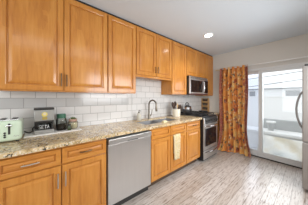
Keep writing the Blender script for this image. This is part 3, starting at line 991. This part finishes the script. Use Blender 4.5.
def jar(label, x, y, r, h, fill, fillm, lidm, lh, extra=None, name='glass_jar', group=None):
    t = thing(name, label, 'jar', (x, y, TZ), group)
    b = B(); b.lathe([(r * 0.9, 0), (r, 0.008), (r, h * 0.78), (r * 0.8, h * 0.92), (r * 0.78, h)], (x, y, TZ), 22); j = b.obj('glass', M['jar'], t, True)
    b = B(); b.lathe([(r * 0.86, 0), (r * 0.93, 0.006), (r * 0.93, fill), (r * 0.3, fill + 0.004)], (x, y, TZ + 0.004), 20); b.obj('contents', fillm, t, True)
    b = B(); b.lathe([(r * 0.86, h - 0.018), (r * 0.86, h + lh - 0.008), (r * 0.80, h + lh), (r * 0.2, h + lh + 0.001)], (x, y, TZ + 0.001), 22); b.obj('lid', lidm, t, True)
    return t


j1 = jar('large glass jar with dark green lid, half full of dark coffee, beside the coffee maker', 0.208, -0.132, 0.054, 0.160, 0.066, M['coffee'], M['greenlid'], 0.032)
b = B(); b.tube([(0.243, -0.177, TZ + 0.115), (0.252, -0.188, TZ + 0.108), (0.252, -0.188, TZ + 0.078), (0.243, -0.177, TZ + 0.07)], 0.006, 8); b.obj('handle', M['jar'], j1, True)
j2 = jar('wide glass jar of cream filling topped with greenery, right end of the white board', 0.330, -0.125, 0.054, 0.104, 0.072, M['cream'], M['rose'], 0.014)
b = B()
for k in range(26):
    a = random.uniform(0, 2 * PI); r = random.uniform(0, 0.032); hh = random.uniform(0.01, 0.032)
    c = Vector((0.330 + r * math.cos(a), -0.125 + r * math.sin(a), TZ + 0.115))
    tip = c + Vector((0.014 * math.cos(a), 0.014 * math.sin(a), hh))
    s = Vector((-math.sin(a), math.cos(a), 0)) * 0.008
    m_ = (c + tip) / 2
    b.quad([c, m_ + s, tip, m_ - s])
b.obj('greenery', M['greens'], j2, solid=0.002)
t = thing('candle_jar', 'small dark green jar wedged between the two glass jars', 'jar', (0.278, -0.212, TZ))
b = B(); b.lathe([(0.018, 0), (0.020, 0.004), (0.020, 0.05), (0.017, 0.055)], (0.278, -0.212, TZ), 16); b.obj('body', M['deepgreen'], t, True)
b = B(); b.lathe([(0.0185, 0.0555), (0.0185, 0.068), (0.004, 0.069)], (0.278, -0.212, TZ), 16); b.obj('lid', M['dark'], t, True)

# black cord
b = B(); b.tube([(-0.118, -0.13, 0.955), (-0.09, -0.12, 0.935), (-0.075, -0.09, 0.925), (-0.05, -0.05, 0.932), (-0.055, -0.035, 0.955), (-0.03, -0.03, 0.99)], 0.0055, 8)
tag(b.obj('power_cord', M['dark'], None, True), 'short black power cord between the toaster and the coffee maker', 'cord')

# crock and utensils
cx, cy = 2.21, -0.245
t = thing('utensil_crock', 'ivory ceramic crock of utensils on the counter by the stove', 'crock', (cx, cy, 0.910))
b = B(); b.lathe([(0.076, 0), (0.080, 0.006), (0.086, 0.160), (0.082, 0.163), (0.076, 0.158), (0.070, 0.02)], (cx, cy, 0.9105), 24); b.obj('pot', M['ceramic'], t, True)


def utensil(name, label, ang, tilt, hl, head, m, z0=0.932):
    dx, dy = math.cos(ang) * math.sin(tilt), math.sin(ang) * math.sin(tilt)
    dv = Vector((dx, dy, math.cos(tilt)))
    p0 = Vector((cx + 0.034 * math.cos(ang), cy + 0.034 * math.sin(ang), z0))
    t = thing(name, label, 'utensil', p0, 'utensils in the ivory crock')
    b = B(); b.tube([p0, p0 + dv * hl], [0.006, 0.005], 8); b.obj('handle', m, t, True)
    c = p0 + dv * (hl + head[1] * 0.92)
    b = B()
    bm = bmesh.new(); bmesh.ops.create_uvsphere(bm, u_segments=14, v_segments=10, radius=1.0)
    side = Vector((1, 0, 0)) - dv * dv.x; side.normalize(); nrm = dv.cross(side)
    for vv in bm.verts:
        vv.co = c + side * vv.co.x * head[0] + nrm * vv.co.y * head[2] + dv * vv.co.z * head[1]
    b._join(bm)
    b.obj('head', m, t, True)


utensil('cooking_spoon', 'dark wooden spoon leaning far left in the crock', PI * 1.0, 0.22, 0.155, (0.048, 0.060, 0.014), M['spoonwood'])
utensil('cooking_spoon', 'dark upright spoon at the back of the crock', PI * 0.333, 0.16, 0.20, (0.044, 0.055, 0.014), M['spoonwood'])
utensil('spatula', 'pale wooden spatula upright in the crock', PI * 1.333, 0.14, 0.165, (0.022, 0.055, 0.007), M['spoonlight'])
utensil('ladle', 'dark round ladle leaning right in the crock', 0.0, 0.24, 0.145, (0.055, 0.046, 0.034), M['spoonwood'])
utensil('spatula', 'dark flat turner leaning left behind the pale spatula', PI * 0.667, 0.18, 0.18, (0.046, 0.058, 0.007), M['spoonwood'])
utensil('cooking_spoon', 'dark spoon leaning right in front of the ladle', -PI / 3, 0.2, 0.14, (0.040, 0.052, 0.013), M['spoonwood'])

# spice rack in the corner
t = thing('spice_rack', 'wooden three-shelf spice rack against the far wall beside the stove', 'rack', (3.65, -0.11, 0.910))
RY0, RY1, RXF, RXB = -0.215, -0.018, 3.60, 3.692
b = B(); b.box(RXF, RXB, RY0, RY0 + 0.012, 0.9105, 1.29, 0.002); b.obj('side_panel', M['rackwood'], t)
b = B(); b.box(RXF, RXB, RY1 - 0.012, RY1, 0.9105, 1.29, 0.002); b.obj('side_panel', M['rackwood'], t)
b = B(); b.box(RXB - 0.008, RXB, RY0 + 0.0121, RY1 - 0.0121, 0.9105, 1.29); b.obj('back_panel', M['rackwood'], t)
shz = (0.945, 1.065, 1.185)
for z in shz:
    b = B(); b.box(RXF, RXB - 0.0081, RY0 + 0.0121, RY1 - 0.0121, z - 0.012, z); b.box(RXF - 0.006, RXF - 0.0002, RY0, RY1, z - 0.014, z + 0.022, 0.001, 1); b.obj('shelf', M['rackwood'], t)
names = ('bottom', 'middle', 'top')
order = ('against the tiled wall', 'second from the tiled wall', 'third from the tiled wall', 'nearest the curtain')
for k, z in enumerate(shz):
    for q in range(4):
        y = RY1 - 0.036 - q * 0.041
        s = thing('spice_jar', 'small dark spice jar on the %s shelf of the rack, %s' % (names[k], order[q]), 'jar', (3.638, y, z), 'spice jars in the wooden rack')
        b = B(); b.lathe([(0.0175, 0), (0.0185, 0.004), (0.0185, 0.058), (0.015, 0.066)], (3.638, y, z + 0.0006), 14); b.obj('glass', M[('spice1', 'spice2', 'spice3')[(k + q) % 3]], s, True)
        b = B(); b.lathe([(0.0165, 0.0665), (0.0165, 0.086), (0.004, 0.087)], (3.638, y, z + 0.0006), 14); b.obj('cap', M['lid'], s, True)

# ------------------------------------------------------------------ curtain and rod
CXR = 3.600
t = thing('curtain_rod', 'slim pale curtain rod with brass end above the patio door', 'curtain rod', (CXR, -1.4, 2.035))
b = B(); b.tube([(CXR, -0.56, 2.035), (CXR, -2.5, 2.035)], 0.011, 12); b.obj('rod', M['rodwhite'], t, True)
b = B(); b.tube([(CXR, -0.43, 2.035), (CXR, -0.445, 2.035), (CXR, -0.46, 2.035), (CXR, -0.559, 2.035)], [0.008, 0.017, 0.011, 0.0115], 12); b.obj('finial', M['brass'], t, True)
for y in (-0.53, -2.42):
    b = B(); b.tube([(CXR, y, 2.035), (3.699, y, 2.035)], 0.006, 8); b.box(3.690, 3.6995, y - 0.02, y + 0.02, 2.0, 2.07, 0.002); b.obj('bracket', M['brass'], t)

cu = thing('curtain', 'orange floral curtain drawn to the left of the patio door', 'curtain', (CXR, -0.87, 0))
CY0, CY1 = -0.552, -1.168


def drape(u, v):
    """u across (0 = corner side), v from top (0) to floor (1)"""
    fl = max(0.0, v - 0.72) / 0.28
    y = CY0 + (CY1 - CY0) * u
    y += (0.5 - u) * 0.02 * math.sin(v * 6)
    mid = 0.5
    y -= (u - 0.22) * 0.13 * fl ** 1.5
    amp = 0.048 + 0.010 * v
    ph = 6.2 * u * 2 * PI + 0.9 * math.sin(3.1 * v + 4 * u)
    x = CXR - amp * math.sin(ph) - 0.012 * math.sin(ph * 0.37 + 2 * v) - (0.006 if v < 0.03 else 0)
    x -= 0.14 * fl ** 2 * (0.5 + 0.5 * math.sin(5.2 * u + 0.8)) + 0.02 * fl
    z = 2.058 - v * 2.05
    if v > 0.985:
        z = 0.010 + 0.008 * (1 + math.sin(ph))
        x -= 0.05 + 0.03 * math.sin(7 * u + 1.0)
    return (min(x, 3.662), y, z)


def strip(u0, u1, v0, v1, nu, nv, name, m, dx=0.0):
    b = B()
    b.grid(lambda a, c: tuple(Vector(drape(u0 + (u1 - u0) * a, v0 + (v1 - v0) * c)) - Vector((dx, 0, 0))), nu, nv, 'cloth', ((u1 - u0) * 1.3, (v1 - v0) * 2.05))
    return b.obj(name, m, cu, True, solid=0.004)


strip(0.0, 0.085, 0, 1, 14, 70, 'side_border', M['cloth_edge'])
strip(0.085, 0.90, 0.03, 1, 120, 70, 'printed_panel', M['cloth'])
strip(0.90, 1.0, 0, 1, 16, 70, 'side_border', M['cloth_edge'])
strip(0.085, 0.90, 0, 0.03, 120, 4, 'rod_pocket', M['cloth'])

# ------------------------------------------------------------------ refrigerator
FX0, FX1, FY = 2.765, 3.56, -2.018
t = thing('refrigerator', 'steel refrigerator seen edge-on with a bowed handle, right of the patio door', 'refrigerator', (3.16, -2.4, 0))
b = B(); b.box(FX0 + 0.012, FX1 - 0.012, -2.80, FY - 0.062, 0.05, 1.735, 0.006); b.obj('body', M['fridge_side'], t)
b = B(); b.box(FX0, FX1, FY - 0.06, FY, 0.70, 1.745, 0.012, 3); ud = b.obj('upper_door', M['fridge_door'], t)
b = B(); b.box(FX0, FX1, FY - 0.06, FY, 0.055, 0.692, 0.012, 3); fd = b.obj('freezer_drawer', M['fridge_door'], t)
b = B(); hx = FX0 + 0.05
b.tube([(hx, FY - 0.004 + 0.062 * math.sin(PI * k / 16) ** 0.7, 0.885 + 0.51 * k / 16) for k in range(17)], 0.012, 10); b.obj('handle', M['fridge_handle'], ud, True)
b = B(); b.box(FX0 + 0.02, FX0 + 0.10, FY - 0.12, FY - 0.02, 1.7455, 1.775, 0.005); b.obj('hinge_cover', M['dark'], t)
b = B(); b.box(FX0 + 0.02, FX1 - 0.02, FY - 0.10, FY - 0.061, 0.012, 0.0495); b.obj('kick_grille', M['dark'], t)
for x in (FX0 + 0.05, FX1 - 0.05):
    for y in (FY - 0.14, -2.74):
        b = B(); b.lathe([(0.02, 0), (0.02, 0.055)], (x, y, 0.0005), 12); b.obj('foot', M['dark'], t)

# ------------------------------------------------------------------ ceiling downlight
lx, ly = 2.39, -0.86
t = thing('recessed_light', 'lit round recessed light in the ceiling', 'ceiling light', (lx, ly, H))
b = B(); b.lathe([(0.088, 0), (0.088, -0.006), (0.066, -0.010), (0.062, -0.002)], (lx, ly, H - 0.0005), 28); b.obj('trim_ring', M['white'], t, True)
b = B(); b.lathe([(0.061, -0.011), (0.061, -0.013), (0.03, -0.0155)], (lx, ly, H), 24); b.obj('lens', M['lamp'], t, True)
sl = bpy.data.lights.new('downlight_beam', 'SPOT'); sl.energy = 26; sl.spot_size = math.radians(130); sl.spot_blend = 0.8; sl.shadow_soft_size = 0.05; sl.color = (1, 0.93, 0.83)
so = bpy.data.objects.new('downlight_beam', sl); so.location = (lx, ly, H - 0.03); COL.objects.link(so)
